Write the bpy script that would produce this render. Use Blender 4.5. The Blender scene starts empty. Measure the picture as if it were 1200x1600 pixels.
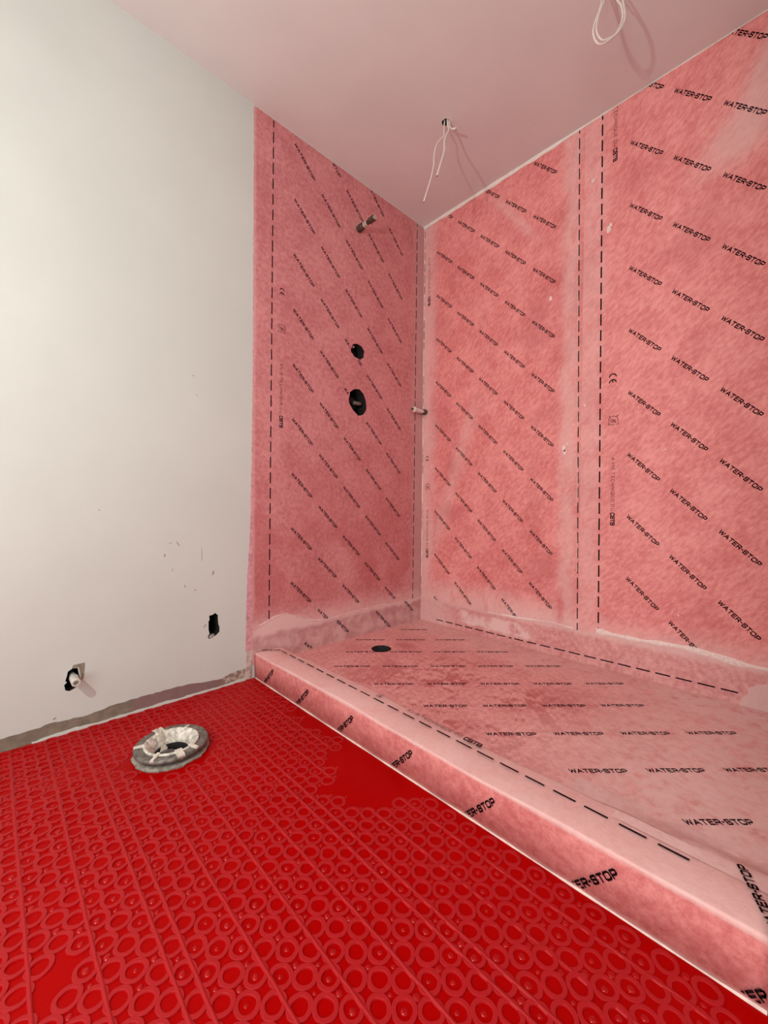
import bpy, bmesh, math, random
from mathutils import Vector, Matrix
random.seed(7)
S = bpy.context.scene
C = S.collection
V = Vector

# ------------------------------------------------------------------ camera
CAM_Z = 0.729
f_px, pitch, roll, yaw = 643.808, -0.0119, 0.0086, 0.8077
F = V((math.cos(yaw)*math.cos(pitch), math.sin(yaw)*math.cos(pitch), math.sin(pitch)))
R0 = V((math.sin(yaw), -math.cos(yaw), 0)); U0 = R0.cross(F)
R1 = math.cos(roll)*R0 + math.sin(roll)*U0; U1 = -math.sin(roll)*R0 + math.cos(roll)*U0
cd = bpy.data.cameras.new('camera'); cam = bpy.data.objects.new('camera', cd); C.objects.link(cam)
cd.sensor_fit = 'HORIZONTAL'; cd.sensor_width = 36.0; cd.lens = f_px/1200*36
cd.clip_start = 0.01
cam.matrix_world = Matrix(((R1.x, U1.x, -F.x, 0), (R1.y, U1.y, -F.y, 0), (R1.z, U1.z, -F.z, CAM_Z), (0, 0, 0, 1)))
S.camera = cam

# ------------------------------------------------------------------ world, lights, exposure
w = bpy.data.worlds.new('world'); S.world = w; w.use_nodes = True
w.node_tree.nodes['Background'].inputs[0].default_value = (0.75, 0.85, 1, 1)
w.node_tree.nodes['Background'].inputs[1].default_value = 0.2
ld = bpy.data.lights.new('work_lamp_light', 'POINT'); lo = bpy.data.objects.new('work_lamp_light', ld); C.objects.link(lo)
lo.location = (-0.6, 0.55, 1.3); ld.energy = 36; ld.shadow_soft_size = 0.03; ld.color = (0.98, 1, 0.94)
ad = bpy.data.lights.new('added_fill_light', 'AREA'); ao = bpy.data.objects.new('added_fill_light', ad); C.objects.link(ao)  # unseen area light added as fill, no known doorway behind it
ad.shape = 'RECTANGLE'; ad.size = 0.8; ad.size_y = 1.9; ad.energy = 25; ad.color = (0.92, 1.0, 0.97)
ao.location = (-1.53, -0.35, 1.05); ao.rotation_euler = (math.radians(90), 0, math.radians(-90))
S.view_settings.view_transform = 'Standard'; S.view_settings.look = 'None'
S.view_settings.gamma = 1; S.view_settings.use_curve_mapping = False
S.view_settings.exposure = 0.2

# ------------------------------------------------------------------ dimensions (metres)
YL, XR, ZC = 1.637, 1.879, 2.4          # left wall plane, right wall plane, ceiling
CX0, CX1, CZ = 0.811, 0.934, 0.108      # shower curb
PZ = 0.055                              # shower floor level
YN = 0.035                              # near end of the shower

# ------------------------------------------------------------------ material helpers
class G:
    def __init__(s, name):
        s.m = bpy.data.materials.new(name); s.m.use_nodes = True
        s.t = s.m.node_tree; s.b = s.t.nodes['Principled BSDF']
        s.geo = s.t.nodes.new('ShaderNodeTexCoord')
        sp = s.t.nodes.new('ShaderNodeSeparateXYZ'); s.t.links.new(s.geo.outputs['Object'], sp.inputs[0])
        s.P = s.geo.outputs['Object']; s.x, s.y, s.z = sp.outputs
    def put(s, sock, v):
        if isinstance(v, bpy.types.NodeSocket): s.t.links.new(v, sock)
        elif isinstance(v, tuple) and len(v) == 3 and sock.type == 'RGBA': sock.default_value = (*v, 1)
        else: sock.default_value = v
    def math(s, op, a, b=0.0, clamp=False):
        n = s.t.nodes.new('ShaderNodeMath'); n.operation = op; n.use_clamp = clamp
        s.put(n.inputs[0], a); s.put(n.inputs[1], b); return n.outputs[0]
    def add(s, a, b): return s.math('ADD', a, b)
    def mul(s, a, b): return s.math('MULTIPLY', a, b)
    def mx(s, a, b): return s.math('MAXIMUM', a, b)
    def mn(s, a, b): return s.math('MINIMUM', a, b)
    def sm(s, v, a, b):
        n = s.t.nodes.new('ShaderNodeMapRange'); n.interpolation_type = 'SMOOTHSTEP'
        s.put(n.inputs['Value'], v); n.inputs['From Min'].default_value = a; n.inputs['From Max'].default_value = b
        return n.outputs['Result']
    def band(s, v, a, b, soft):                    # 1 between a and b
        return s.mul(s.sm(v, a-soft, a+soft), s.sm(v, b+soft, b-soft))
    def noise(s, scale, detail=3.0, rough=0.55, vec=None, stretch=None, rot=None, dist=0.0):
        n = s.t.nodes.new('ShaderNodeTexNoise'); n.inputs['Scale'].default_value = scale
        n.inputs['Detail'].default_value = detail; n.inputs['Roughness'].default_value = rough
        n.inputs['Distortion'].default_value = dist
        if stretch or rot:
            v0 = vec or s.P
            if rot:
                m0 = s.t.nodes.new('ShaderNodeMapping'); s.t.links.new(v0, m0.inputs[0]); m0.inputs['Rotation'].default_value = rot; v0 = m0.outputs[0]
            mp = s.t.nodes.new('ShaderNodeMapping'); s.t.links.new(v0, mp.inputs[0])
            if stretch: mp.inputs['Scale'].default_value = stretch
            s.t.links.new(mp.outputs[0], n.inputs['Vector'])
        else: s.t.links.new(vec or s.P, n.inputs['Vector'])
        return n.outputs['Fac']
    def mix(s, f, a, b):
        n = s.t.nodes.new('ShaderNodeMix'); n.data_type = 'RGBA'
        s.put(n.inputs['Factor'], f); s.put(n.inputs['A'], a) if False else None
        s.put(n.inputs[6], a); s.put(n.inputs[7], b); return n.outputs[2]
    def bump(s, h, strength, dist, prev=None):
        n = s.t.nodes.new('ShaderNodeBump'); n.inputs['Strength'].default_value = strength
        n.inputs['Distance'].default_value = dist; s.put(n.inputs['Height'], h)
        if prev is not None: s.t.links.new(prev, n.inputs['Normal'])
        s.t.links.new(n.outputs[0], s.b.inputs['Normal']); return n.outputs[0]
    def out(s, col, rough=0.6, metal=0.0, spec=0.4):
        s.put(s.b.inputs['Base Color'], col); s.put(s.b.inputs['Roughness'], rough)
        s.b.inputs['Metallic'].default_value = metal; s.b.inputs['Specular IOR Level'].default_value = spec
        return s.m

def plain(name, col, rough=0.6, metal=0.0, var=0.15, scale=80, bump=0.0, spec=0.4):
    g = G(name); n = g.noise(scale, 4)
    d = tuple(max(0, c*(1-var)) for c in col); u = tuple(min(1, c*(1+var)) for c in col)
    c = g.mix(g.sm(n, .3, .7), d, u)
    if bump: g.bump(n, bump, 0.002)
    return g.out(c, rough, metal, spec)

def felt(name, pale=None, grey=None, lo=(0.52, 0.135, 0.14), hi=(0.73, 0.285, 0.275), stain_and_light=None, rot=(0, 0, 0), stretch=(1, 1, 1)):
    g = G(name)
    a = g.noise(55, 5, .65, stretch=stretch, rot=rot); b = g.noise(7, 3, .6); c = g.noise(230, 2, .6)
    k = g.add(g.add(g.mul(a, 0.75), g.mul(b, 0.45)), g.mul(c, 0.22))
    col = g.mix(g.sm(k, .50, .92), lo, hi)
    if stain_and_light: col = g.mix(stain_and_light(g), col, (0.50, 0.11, 0.115))
    if grey: col = g.mix(grey(g), col, (0.50, 0.28, 0.285))
    if pale: col = g.mix(pale(g), col, (0.86, 0.60, 0.575))
    n = g.bump(a, 0.35, 0.004); g.bump(c, 0.25, 0.0012, n)
    return g.out(col, 0.62, 0, 0.3)

# ------------------------------------------------------------------ mesh helpers
def obj(name, bm_or_data, mat, parent=None, smooth=False):
    if isinstance(bm_or_data, bmesh.types.BMesh):
        me = bpy.data.meshes.new(name); bm_or_data.normal_update(); bm_or_data.to_mesh(me); bm_or_data.free()
    elif isinstance(bm_or_data, bpy.types.Mesh): me = bm_or_data
    else:
        me = bpy.data.meshes.new(name); me.from_pydata(bm_or_data[0], [], bm_or_data[1]); me.update()
    o = bpy.data.objects.new(name, me); C.objects.link(o)
    if mat and not me.materials: me.materials.append(mat)
    if smooth:
        for p in me.polygons: p.use_smooth = True
    if parent: o.parent = parent
    return o
def tag(o, label, cat, group=None):
    o['label'] = label; o['category'] = cat
    if group: o['group'] = group
    return o
def struct(name, bm, mat):
    o = obj(name, bm, mat); o['kind'] = 'structure'; return o
def empty(name, loc):
    o = bpy.data.objects.new(name, None); C.objects.link(o); o.location = loc; o.empty_display_size = .05; return o
def add_box(bm, x0, x1, y0, y1, z0, z1):
    vs = [bm.verts.new((x, y, z)) for x in (x0, x1) for y in (y0, y1) for z in (z0, z1)]
    for f in ((0, 1, 3, 2), (4, 6, 7, 5), (0, 4, 5, 1), (2, 3, 7, 6), (0, 2, 6, 4), (1, 5, 7, 3)):
        bm.faces.new([vs[i] for i in f])
    return vs
def box(*a):
    bm = bmesh.new(); add_box(bm, *a); return bm
def lathe(bm, profile, seg, M=Matrix.Identity(4), jit=None, caps=True):
    rings = []
    for k, (r, z) in enumerate(profile):
        ring = []
        for i in range(seg):
            a = 2*math.pi*i/seg; rr = r*(1 + (jit(k, i) if jit else 0))
            ring.append(bm.verts.new(M @ V((rr*math.cos(a), rr*math.sin(a), z))))
        rings.append(ring)
    for A, B in zip(rings[:-1], rings[1:]):
        for i in range(seg):
            j = (i+1) % seg; bm.faces.new((A[i], A[j], B[j], B[i]))
    if caps:
        bm.faces.new(list(reversed(rings[0]))); bm.faces.new(rings[-1])
    return rings
def ring_lathe(bm, profile, seg, M=Matrix.Identity(4), jit=None):      # closed profile
    rings = lathe(bm, profile, seg, M, jit, caps=False)
    A, B = rings[-1], rings[0]
    for i in range(seg):
        j = (i+1) % seg; bm.faces.new((A[i], A[j], B[j], B[i]))
def tube(bm, pts, r, seg=10, sub=4):
    P = [V(p) for p in pts]; Q = []
    for i in range(len(P)-1):                                          # Catmull-Rom
        p0, p1, p2, p3 = P[max(i-1, 0)], P[i], P[i+1], P[min(i+2, len(P)-1)]
        for k in range(sub):
            t = k/sub
            Q.append(0.5*((2*p1)+(-p0+p2)*t+(2*p0-5*p1+4*p2-p3)*t*t+(-p0+3*p1-3*p2+p3)*t**3))
    Q.append(P[-1]); rings = []
    up = V((0.3, 0.9, 0.2)).normalized()
    for i, q in enumerate(Q):
        d = (Q[min(i+1, len(Q)-1)]-Q[max(i-1, 0)]).normalized()
        a = (up - d*up.dot(d)).normalized(); b = d.cross(a); up = a
        rings.append([bm.verts.new(q + r*(math.cos(2*math.pi*k/seg)*a + math.sin(2*math.pi*k/seg)*b)) for k in range(seg)])
    for A, B in zip(rings[:-1], rings[1:]):
        for i in range(seg): bm.faces.new((A[i], A[(i+1) % seg], B[(i+1) % seg], B[i]))
    bm.faces.new(list(reversed(rings[0]))); bm.faces.new(rings[-1])
def prism(bm, poly, M, h):                                             # poly in the XY of M, extruded along +Z by h
    a = [bm.verts.new(M @ V((x, y, 0))) for x, y in poly]; b = [bm.verts.new(M @ V((x, y, h))) for x, y in poly]
    n = len(poly)
    bm.faces.new(list(reversed(a))); bm.faces.new(b)
    for i in range(n): bm.faces.new((a[i], a[(i+1) % n], b[(i+1) % n], b[i]))
    bmesh.ops.recalc_face_normals(bm, faces=bm.faces[:])
def cut(o, cutters):
    for c in cutters:
        md = o.modifiers.new('b', 'BOOLEAN'); md.operation = 'DIFFERENCE'; md.object = c; md.solver = 'EXACT'; md.material_mode = 'TRANSFER'
    dg = bpy.context.evaluated_depsgraph_get()
    me = bpy.data.meshes.new_from_object(o.evaluated_get(dg)); o.modifiers.clear(); o.data = me
def drop(cutters):
    for c in cutters: bpy.data.objects.remove(c)

# sheet frames: 2-D (a, b) on the sheet -> world; columns right, up, out of the surface
def frame(o, r, u):
    r = V(r); u = V(u); n = r.cross(u)
    return Matrix(((r.x, u.x, n.x, o[0]), (r.y, u.y, n.y, o[1]), (r.z, u.z, n.z, o[2]), (0, 0, 0, 1)))
ML = frame((0, YL, 0), (1, 0, 0), (0, 0, 1))          # left wall  (x, z)
MR = frame((XR, 0, 0), (0, -1, 0), (0, 0, 1))         # right wall (-y, z)
MF = frame((0, 0, 0), (1, 0, 0), (0, 1, 0))           # horizontal (x, y)
MC = frame((CX0, 0, 0), (0, -1, 0), (0, 0, 1))        # curb front (-y, z)

# ------------------------------------------------------------------ stroke lettering
GL = {
 'W': (1.3, [[(0, 1), (.28, 0), (.65, .85), (1.02, 0), (1.3, 1)]]),
 'A': (1.05, [[(0, 0), (.52, 1), (1.05, 0)], [(.24, .32), (.81, .32)]]),
 'T': (.9, [[(0, 1), (.9, 1)], [(.45, 1), (.45, 0)]]),
 'E': (.85, [[(.85, 1), (0, 1), (0, 0), (.85, 0)], [(0, .52), (.7, .52)]]),
 'R': (.9, [[(0, 0), (0, 1), (.72, 1), (.9, .85), (.9, .58), (.72, .44), (0, .44)], [(.5, .44), (.92, 0)]]),
 '-': (.3, [[(0, .5), (.3, .5)]]),
 'S': (.9, [[(.9, .78), (.9, .88), (.75, 1), (.15, 1), (0, .86), (0, .66), (.15, .53), (.75, .5), (.9, .36), (.9, .14), (.75, 0), (.15, 0), (0, .12), (0, .24)]]),
 'O': (1.0, [[(.18, 0), (0, .18), (0, .82), (.18, 1), (.82, 1), (1, .82), (1, .18), (.82, 0), (.18, 0)]]),
 'P': (.9, [[(0, 0), (0, 1), (.72, 1), (.9, .85), (.9, .54), (.72, .38), (0, .38)]]),
 'V': (.95, [[(0, 1), (.47, 0), (.95, 1)]]),
 'I': (.05, [[(.02, 0), (.02, 1)]]),
 'C': (.85, [[(.85, .82), (.65, 1), (.2, 1), (0, .8), (0, .2), (.2, 0), (.65, 0), (.85, .18)]]),
 'H': (.85, [[(0, 0), (0, 1)], [(.85, 0), (.85, 1)], [(0, .5), (.85, .5)]]),
 'N': (.9, [[(0, 0), (0, 1), (.9, 0), (.9, 1)]]),
 'Q': (1.0, [[(.2, 0), (0, .2), (0, .8), (.2, 1), (.8, 1), (1, .8), (1, .2), (.8, 0), (.2, 0)], [(.6, .3), (1, -.08)]]),
 'U': (.88, [[(0, 1), (0, .2), (.2, 0), (.68, 0), (.88, .2), (.88, 1)]]),
 'D': (.9, [[(0, 0), (0, 1), (.65, 1), (.9, .75), (.9, .25), (.65, 0), (0, 0)]]),
 'B': (.88, [[(0, 0), (0, 1), (.68, 1), (.84, .88), (.84, .62), (.7, .52), (.88, .38), (.88, .14), (.7, 0), (0, 0)], [(0, .52), (.7, .52)]]),
 ' ': (.55, []),
}
def strokes_to_quads(lines, t):
    q = []
    for ln in lines:
        for (ax, ay), (bx, by) in zip(ln[:-1], ln[1:]):
            dx, dy = bx-ax, by-ay; L = math.hypot(dx, dy) or 1; dx /= L; dy /= L; e = t*.42
            nx, ny = -dy*t/2, dx*t/2
            ax2, ay2, bx2, by2 = ax-dx*e, ay-dy*e, bx+dx*e, by+dy*e
            q.append([(ax2-nx, ay2-ny), (bx2-nx, by2-ny), (bx2+nx, by2+ny), (ax2+nx, ay2+ny)])
    return q
def layout(text, gap=.34, t=.235):
    """quads with cap height 1 (outer), and total width"""
    x = 0; Q = []
    for ch in text:
        wd, ls = GL[ch]
        ls2 = [[(x + t/2 + px, t/2 + py*(1-t)) for px, py in l] for l in ls]
        Q += strokes_to_quads(ls2, t); x += wd + t + gap - .19 if ch != ' ' else wd
    return Q, x - (gap - .19)
def word_quads(text, length, height, gap=.34, t=.235):
    Q, wd = layout(text, gap, t); sx = length/wd
    return [[(px*sx, py*height) for px, py in q] for q in Q]
def clip(poly, a, b, c):                                # keep a*x+b*y >= c
    o = []
    for (p, q) in zip(poly, poly[1:]+poly[:1]):
        dp, dq = a*p[0]+b*p[1]-c, a*q[0]+b*q[1]-c
        if dp >= 0: o.append(p)
        if dp*dq < 0:
            s = dp/(dp-dq); o.append((p[0]+(q[0]-p[0])*s, p[1]+(q[1]-p[1])*s))
    return o
def quads_mesh(name, Q, mat):
    vs, fs = [], []
    for q in Q:
        fs.append(tuple(range(len(vs), len(vs)+len(q)))); vs += [(x, y, 0) for x, y in q]
    me = bpy.data.meshes.new(name); me.from_pydata(vs, [], fs); me.update(); me.materials.append(mat); return me
ink = plain('printing_ink', (0.016, 0.004, 0.006), .9, var=.3, spec=.08)
ink_soft = plain('printing_ink_thin', (0.07, 0.014, 0.017), .9, var=.3, spec=.08)
_wm = {}
def place_quads(name, me, parent, M, a, b, ang, lift):
    o = bpy.data.objects.new(name, me); C.objects.link(o); o.parent = parent
    W = M @ Matrix.Translation((a, b, lift)) @ Matrix.Rotation(ang, 4, 'Z')
    o.matrix_parent_inverse = Matrix.Identity(4)
    o.matrix_local = parent.matrix_basis.inverted() @ W
    return o
def water_stop(parent, M, a, b, ang, L, lift, clips=(), H=.0155, text='WATER-STOP', holes=()):
    """a, b: left end of the word at 60 % of the cap height"""
    u = (math.cos(ang), math.sin(ang)); v = (-u[1], u[0])
    a0, b0 = a - v[0]*H*.6, b - v[1]*H*.6
    key = (text, round(L, 4), H)
    if key not in _wm:
        Q = word_quads(text, L, H); _wm[key] = (Q, quads_mesh('printed_word', Q, ink))
    Q, me = _wm[key]
    if clips or holes:
        cq, touched = [], False
        for q in Q:
            Wq = [(a0+u[0]*x+v[0]*y, b0+u[1]*x+v[1]*y) for x, y in q]; n = Wq
            for c in clips:
                n = clip(n, *c)
                if len(n) < 3: break
            mx_, my_ = sum(p_[0] for p_ in Wq)/4, sum(p_[1] for p_ in Wq)/4
            if any(((mx_-h[0])/h[2])**2+((my_-h[1])/h[3])**2 < 1 for h in holes): n = []
            if n != Wq: touched = True
            if len(n) >= 3:
                cq.append([((x-a0)*u[0]+(y-b0)*u[1], (x-a0)*v[0]+(y-b0)*v[1]) for x, y in n])
        if not cq: return None
        if touched: me = quads_mesh('printed_word', cq, ink)
    return place_quads('printed_word', me, parent, M, a0, b0, ang, lift)
def dashes(parent, M, a0, b0, a1, b1, lift, per=.0667, on=.048, wd=.0052, phase=0.0):
    L = math.hypot(a1-a0, b1-b0); Q = []; s = phase
    while s < L:
        e = min(s+on*random.uniform(.96, 1.04), L); k = max(s, 0)
        if e-k > .004: Q.append([(k, -wd/2), (e, -wd/2), (e, wd/2), (k, wd/2)])
        s += per
    return place_quads('dashed_line', quads_mesh('dashed_line', Q, ink), parent, M, a0, b0, math.atan2(b1-b0, a1-a0), lift)
def ce_mark(parent, M, a, b, ang, lift, h=.02, half=False):
    arc = lambda cx: [(cx + .5*math.cos(t), .5 + .5*math.sin(t)) for t in [math.radians(d) for d in range(100, 261, 20)]]
    ls = [arc(.5)] + ([] if half else [arc(1.42), [(.98, .5), (1.32, .5)]])
    Q = [[(x*h, y*h) for x, y in q] for q in strokes_to_quads(ls, .17)]
    return place_quads('printed_conformity_mark', quads_mesh('printed_conformity_mark', Q, ink), parent, M, a, b, ang, lift)
def emblem(parent, M, a, b, ang, lift, h=.034):
    ls = [[(.08, .95), (0, .95), (0, .86)], [(.1, .15), (.0, .45), (.12, .85), (.5, 1), (.98, 1), (.98, .75)], [(1, .55), (1, .0), (.72, .0)],
          [(.1, .15), (.35, .0), (.55, .02)], [(.0, .05), (.12, .12)], [(.35, .2), (.6, .85)], [(.5, .2), (.75, .8)], [(.42, .5), (.72, .5), (.8, .35), (.62, .2)], [(.6, .62), (.8, .7)]]
    Q = [[(x*h, y*h) for x, y in q] for q in strokes_to_quads(ls, .055)]
    return place_quads('printed_emblem', quads_mesh('printed_emblem', Q, ink_soft), parent, M, a, b, ang, lift)
def approval(parent, M, a, b, ang, lift, L1=.222, gap=.008, L2=.054, h1=.0125, h2=.0175, clips1=None):
    """small line AVIS TECHNIQUE DU, then bold CSTB; a, b is the start of the base line"""
    u = (math.cos(ang), math.sin(ang)); v = (-u[1], u[0])
    Q = word_quads('AVIS TECHNIQUE DU', L1, h1, gap=.62, t=.13)
    if clips1 is not None: Q = [q for q in Q if max(p[0] for p in q) > clips1]
    place_quads('printed_small_text', quads_mesh('printed_small_text', Q, ink_soft), parent, M, a, b, ang, lift)
    Q = word_quads('CSTB', L2, h2, gap=.2, t=.24)
    k = L1+gap; s = -(h2-h1)/2
    place_quads('printed_bold_text', quads_mesh('printed_bold_text', Q, ink), parent, M, a+u[0]*k+v[0]*s, b+u[1]*k+v[1]*s, ang, lift)

# ------------------------------------------------------------------ materials
def mat_plaster():
    g = G('white_primed_plaster'); n = g.noise(300, 2); b = g.noise(2.2, 3)
    col = g.mix(g.sm(b, .3, .7), (0.615, 0.64, 0.605), (0.655, 0.68, 0.645)); g.bump(n, .12, .0008)
    return g.out(col, .7, 0, .25)
plaster = mat_plaster()
ceil_mat = plain('ceiling_paint', (0.75, 0.715, 0.705), .8, var=.03, scale=3, spec=.2)
screed = plain('grey_screed', (0.30, 0.29, 0.27), .9, var=.2, bump=.3)
dark = plain('dark_cavity', (0.012, 0.010, 0.010), .8, var=.4)  # near-black stands in for shade inside the holes; also dark drain plastic
slurry = plain('pale_cement_slurry', (0.90, 0.70, 0.66), .75, var=.12, scale=120, bump=.35)
white_plastic = plain('off_white_plastic', (0.74, 0.68, 0.60), .45, var=.16, scale=150)

# ------------------------------------------------------------------ room shell
struct('floor', box(-1.5, 1.95, -1.0, YL+.06, -.12, -.0015), screed)
wall_left = struct('wall_left', box(-1.5, XR+.1, YL, YL+.16, -.12, ZC), plaster)
struct('wall_right', box(XR, XR+.12, -.2, YL, -.12, ZC), plaster)
ceiling = struct('ceiling', box(-1.62, XR+.12, -1.12, YL+.16, ZC, ZC+.12), ceil_mat)
struct('wall_near', box(CX0-.002, XR, -.085, YN, 0, ZC), plaster)
struct('wall_front', box(-1.5, XR, -1.12, -1.0, -.12, ZC), plaster)
bm = bmesh.new()
add_box(bm, -1.62, -1.5, .07, YL+.16, -.12, ZC); add_box(bm, -1.62, -1.5, -1.12, -.77, -.12, ZC); add_box(bm, -1.62, -1.5, -.77, .07, 2.05, ZC)  # back wall with an opening added for the fill light
struct('wall_back', bm, plaster)

# holes in the left wall and in the membrane on it
def hole_cutter(poly, M, d0, d1, mat):
    bm = bmesh.new(); prism(bm, poly, M @ Matrix.Translation((0, 0, -d1)), d1+d0); return obj('cutter', bm, mat)
def densify(poly, k=3, amp=.0015):
    o = []
    for (p, q) in zip(poly, poly[1:]+poly[:1]):
        for i in range(k):
            t = i/k; o.append((p[0]+(q[0]-p[0])*t+random.uniform(-amp, amp), p[1]+(q[1]-p[1])*t+random.uniform(-amp, amp)))
    return o
socket = densify([(.621, .297), (.636, .299), (.646, .304), (.656, .292), (.655, .28), (.657, .255), (.662, .245), (.662, .226), (.648, .215), (.630, .207), (.619, .206), (.616, .216), (.622, .226), (.619, .24), (.619, .275), (.622, .28)], 2, .0008)
supply = densify([(.178, .196), (.19, .203), (.203, .201), (.206, .185), (.212, .16), (.210, .146), (.195, .137), (.182, .132), (.171, .139), (.169, .155), (.176, .163), (.172, .168)], 2, .0008)
vhi = densify([(1.323, 1.53), (1.335, 1.556), (1.36, 1.566), (1.395, 1.562), (1.413, 1.541), (1.408, 1.505), (1.385, 1.49), (1.345, 1.497), (1.325, 1.512)], 2)
vlo = densify([(1.311, 1.275), (1.32, 1.31), (1.345, 1.332), (1.384, 1.335), (1.41, 1.318), (1.427, 1.283), (1.429, 1.24), (1.41, 1.21), (1.375, 1.2), (1.335, 1.225), (1.315, 1.25)], 2)
cs = [hole_cutter(p_, ML, .02, .11, dark) for p_ in (socket, supply, vhi, vlo)]
cut(wall_left, cs)

# bare strip at the foot of the white wall
def mat_bare():
    g = G('bare_taupe_board'); n = g.noise(40, 4)
    col = g.mix(g.sm(n, .35, .7), (0.20, 0.165, 0.125), (0.27, 0.225, 0.175))
    col = g.mix(g.sm(g.x, .345, .375), col, g.mix(n, (0.22, 0.13, 0.13), (0.30, 0.19, 0.18)))
    col = g.mix(g.sm(g.x, .66, .69), col, g.mix(g.sm(g.noise(60, 4), .42, .58), (0.26, 0.19, 0.16), (0.55, 0.44, 0.38)))
    return g.out(col, .8, 0, .2)
def ragged_strip(M, top, bot, th, mat, name, parent=None, step=.012, amp=.0015):
    """top/bot: lists of (a, b) polylines over the same a range; makes a thin slab on frame M with an uneven edge"""
    def ev(pl, a):
        for (p, q) in zip(pl[:-1], pl[1:]):
            if p[0] <= a <= q[0]: return p[1] + (q[1]-p[1])*(a-p[0])/max(1e-9, q[0]-p[0])
        return pl[-1][1] if a > pl[-1][0] else pl[0][1]
    a0, a1 = top[0][0], top[-1][0]; n = max(2, int((a1-a0)/step)); bm = bmesh.new(); rows = []
    for i in range(n+1):
        a = a0+(a1-a0)*i/n; t = ev(top, a)+random.uniform(-amp, amp); b = ev(bot, a)
        mid = b+(t-b)*.5
        rows.append([bm.verts.new(M @ V((a, y, h))) for y, h in ((b, 0), (b, th), (mid, th), (t, th*.9), (t, 0))])
    for A, B in zip(rows[:-1], rows[1:]):
        for k in range(5): bm.faces.new((A[k], B[k], B[(k+1) % 5], A[(k+1) % 5]))
    bm.faces.new(rows[0]); bm.faces.new(list(reversed(rows[-1])))
    bmesh.ops.recalc_face_normals(bm, faces=bm.faces[:])
    return obj(name, bm, mat, parent)
ragged_strip(ML, [(-1.5, .04), (.02, .041), (.106, .042), (.135, .046), (.235, .039), (.298, .049), (.358, .051), (.489, .051), (.557, .049), (.6, .041), (.668, .034), (.7, .045), (.721, .048), (.77, .05)],
             [(-1.5, 0), (.77, 0)], .0012, mat_bare(), 'bare_strip', wall_left)
o = ragged_strip(ML, [(.09, .004), (.13, .009), (.2, .011), (.26, .006), (.3, .009), (.4, .008), (.47, .012), (.5, .005), (.56, .009), (.66, .007), (.77, .012)], [(.09, 0), (.77, 0)], .0045, plaster, 'caulk_smear', wall_left)
# small square of bare board by the supply hole
bm = bmesh.new(); prism(bm, [(.188, .2035), (.2065, .203), (.209, .19), (.214, .16), (.219, .165), (.2225, .205), (.222, .2145), (.192, .2135)], ML, .0008)
obj('bare_patch', bm, plain('bare_patch', (0.25, 0.21, 0.16), .85), wall_left)
# scuffs on the white wall
bm = bmesh.new()
for a, b, l, ww, an in [(.506, .585, .028, .004, -60), (.46, .546, .014, .007, -80), (.592, .54, .07, .0028, 92), (.636, .464, .024, .008, 75), (.531, .424, .02, .0035, -75), (.568, .405, .008, .006, 0),
                        (.261, .711, .006, .006, 0), (.559, 1.221, .008, .006, 40), (.571, 1.15, .006, .004, 0), (.145, .057, .013, .006, 20), (.606, .261, .02, .006, 50), (.487, .49, .016, .0025, -70), (.48, .59, .02, .0025, 10)]:
    n = 8; pl = [(l/2*math.cos(2*math.pi*i/n)*random.uniform(.7, 1), ww/2*math.sin(2*math.pi*i/n)*random.uniform(.6, 1)) for i in range(n)]
    prism(bm, pl, ML @ Matrix.Translation((a, b, 0)) @ Matrix.Rotation(math.radians(an), 4, 'Z'), .0002)
o = obj('scuff_marks', bm, plain('scuff_grey', (0.36, 0.29, 0.27), .8), wall_left); o['kind'] = 'stuff'

# holes for the lamp leads in the ceiling
cc = []
for (hx, hy) in ((1.432, 1.131), (1.412, .489)):
    bm = bmesh.new(); lathe(bm, [(.017, ZC-.02), (.017, ZC+.09)], 20, Matrix.Translation((hx, hy, 0)), lambda k, i: .06*math.sin(i*1.7)); cc.append(obj('cutter', bm, dark))
cut(ceiling, cc); drop(cc)

# ------------------------------------------------------------------ membrane sheets
D45 = math.radians(-45)
def mat_L():
    def pale(g):
        n = g.noise(9, 4); zz = g.add(g.z, g.mul(g.add(n, -.5), .10))
        a = g.mul(g.sm(zz, .29, .19), .5)
        b = g.mul(g.sm(g.x, .815, .80), .35)
        c = g.mul(g.sm(g.add(g.x, g.mul(g.add(n, -.5), .05)), 1.74, 1.83), .18)
        return g.mx(g.mx(a, b), c)
    def grey(g): return g.mx(g.mul(g.sm(g.x, 1.79, 1.812), .55), g.mul(g.sm(g.z, 2.6, 1.5), .0))
    def stain_and_light(g): return g.mul(g.mul(g.sm(g.z, 1.1, .6), g.sm(g.z, .2, .36)), g.mul(g.sm(g.noise(5, 3), .35, .65), .5))  # redder lower zone: patchy felt tone, partly light put into the colour
    return felt('felt_left', pale, grey, lo=(0.53, 0.165, 0.18), hi=(0.74, 0.32, 0.325), stain_and_light=stain_and_light)
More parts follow.
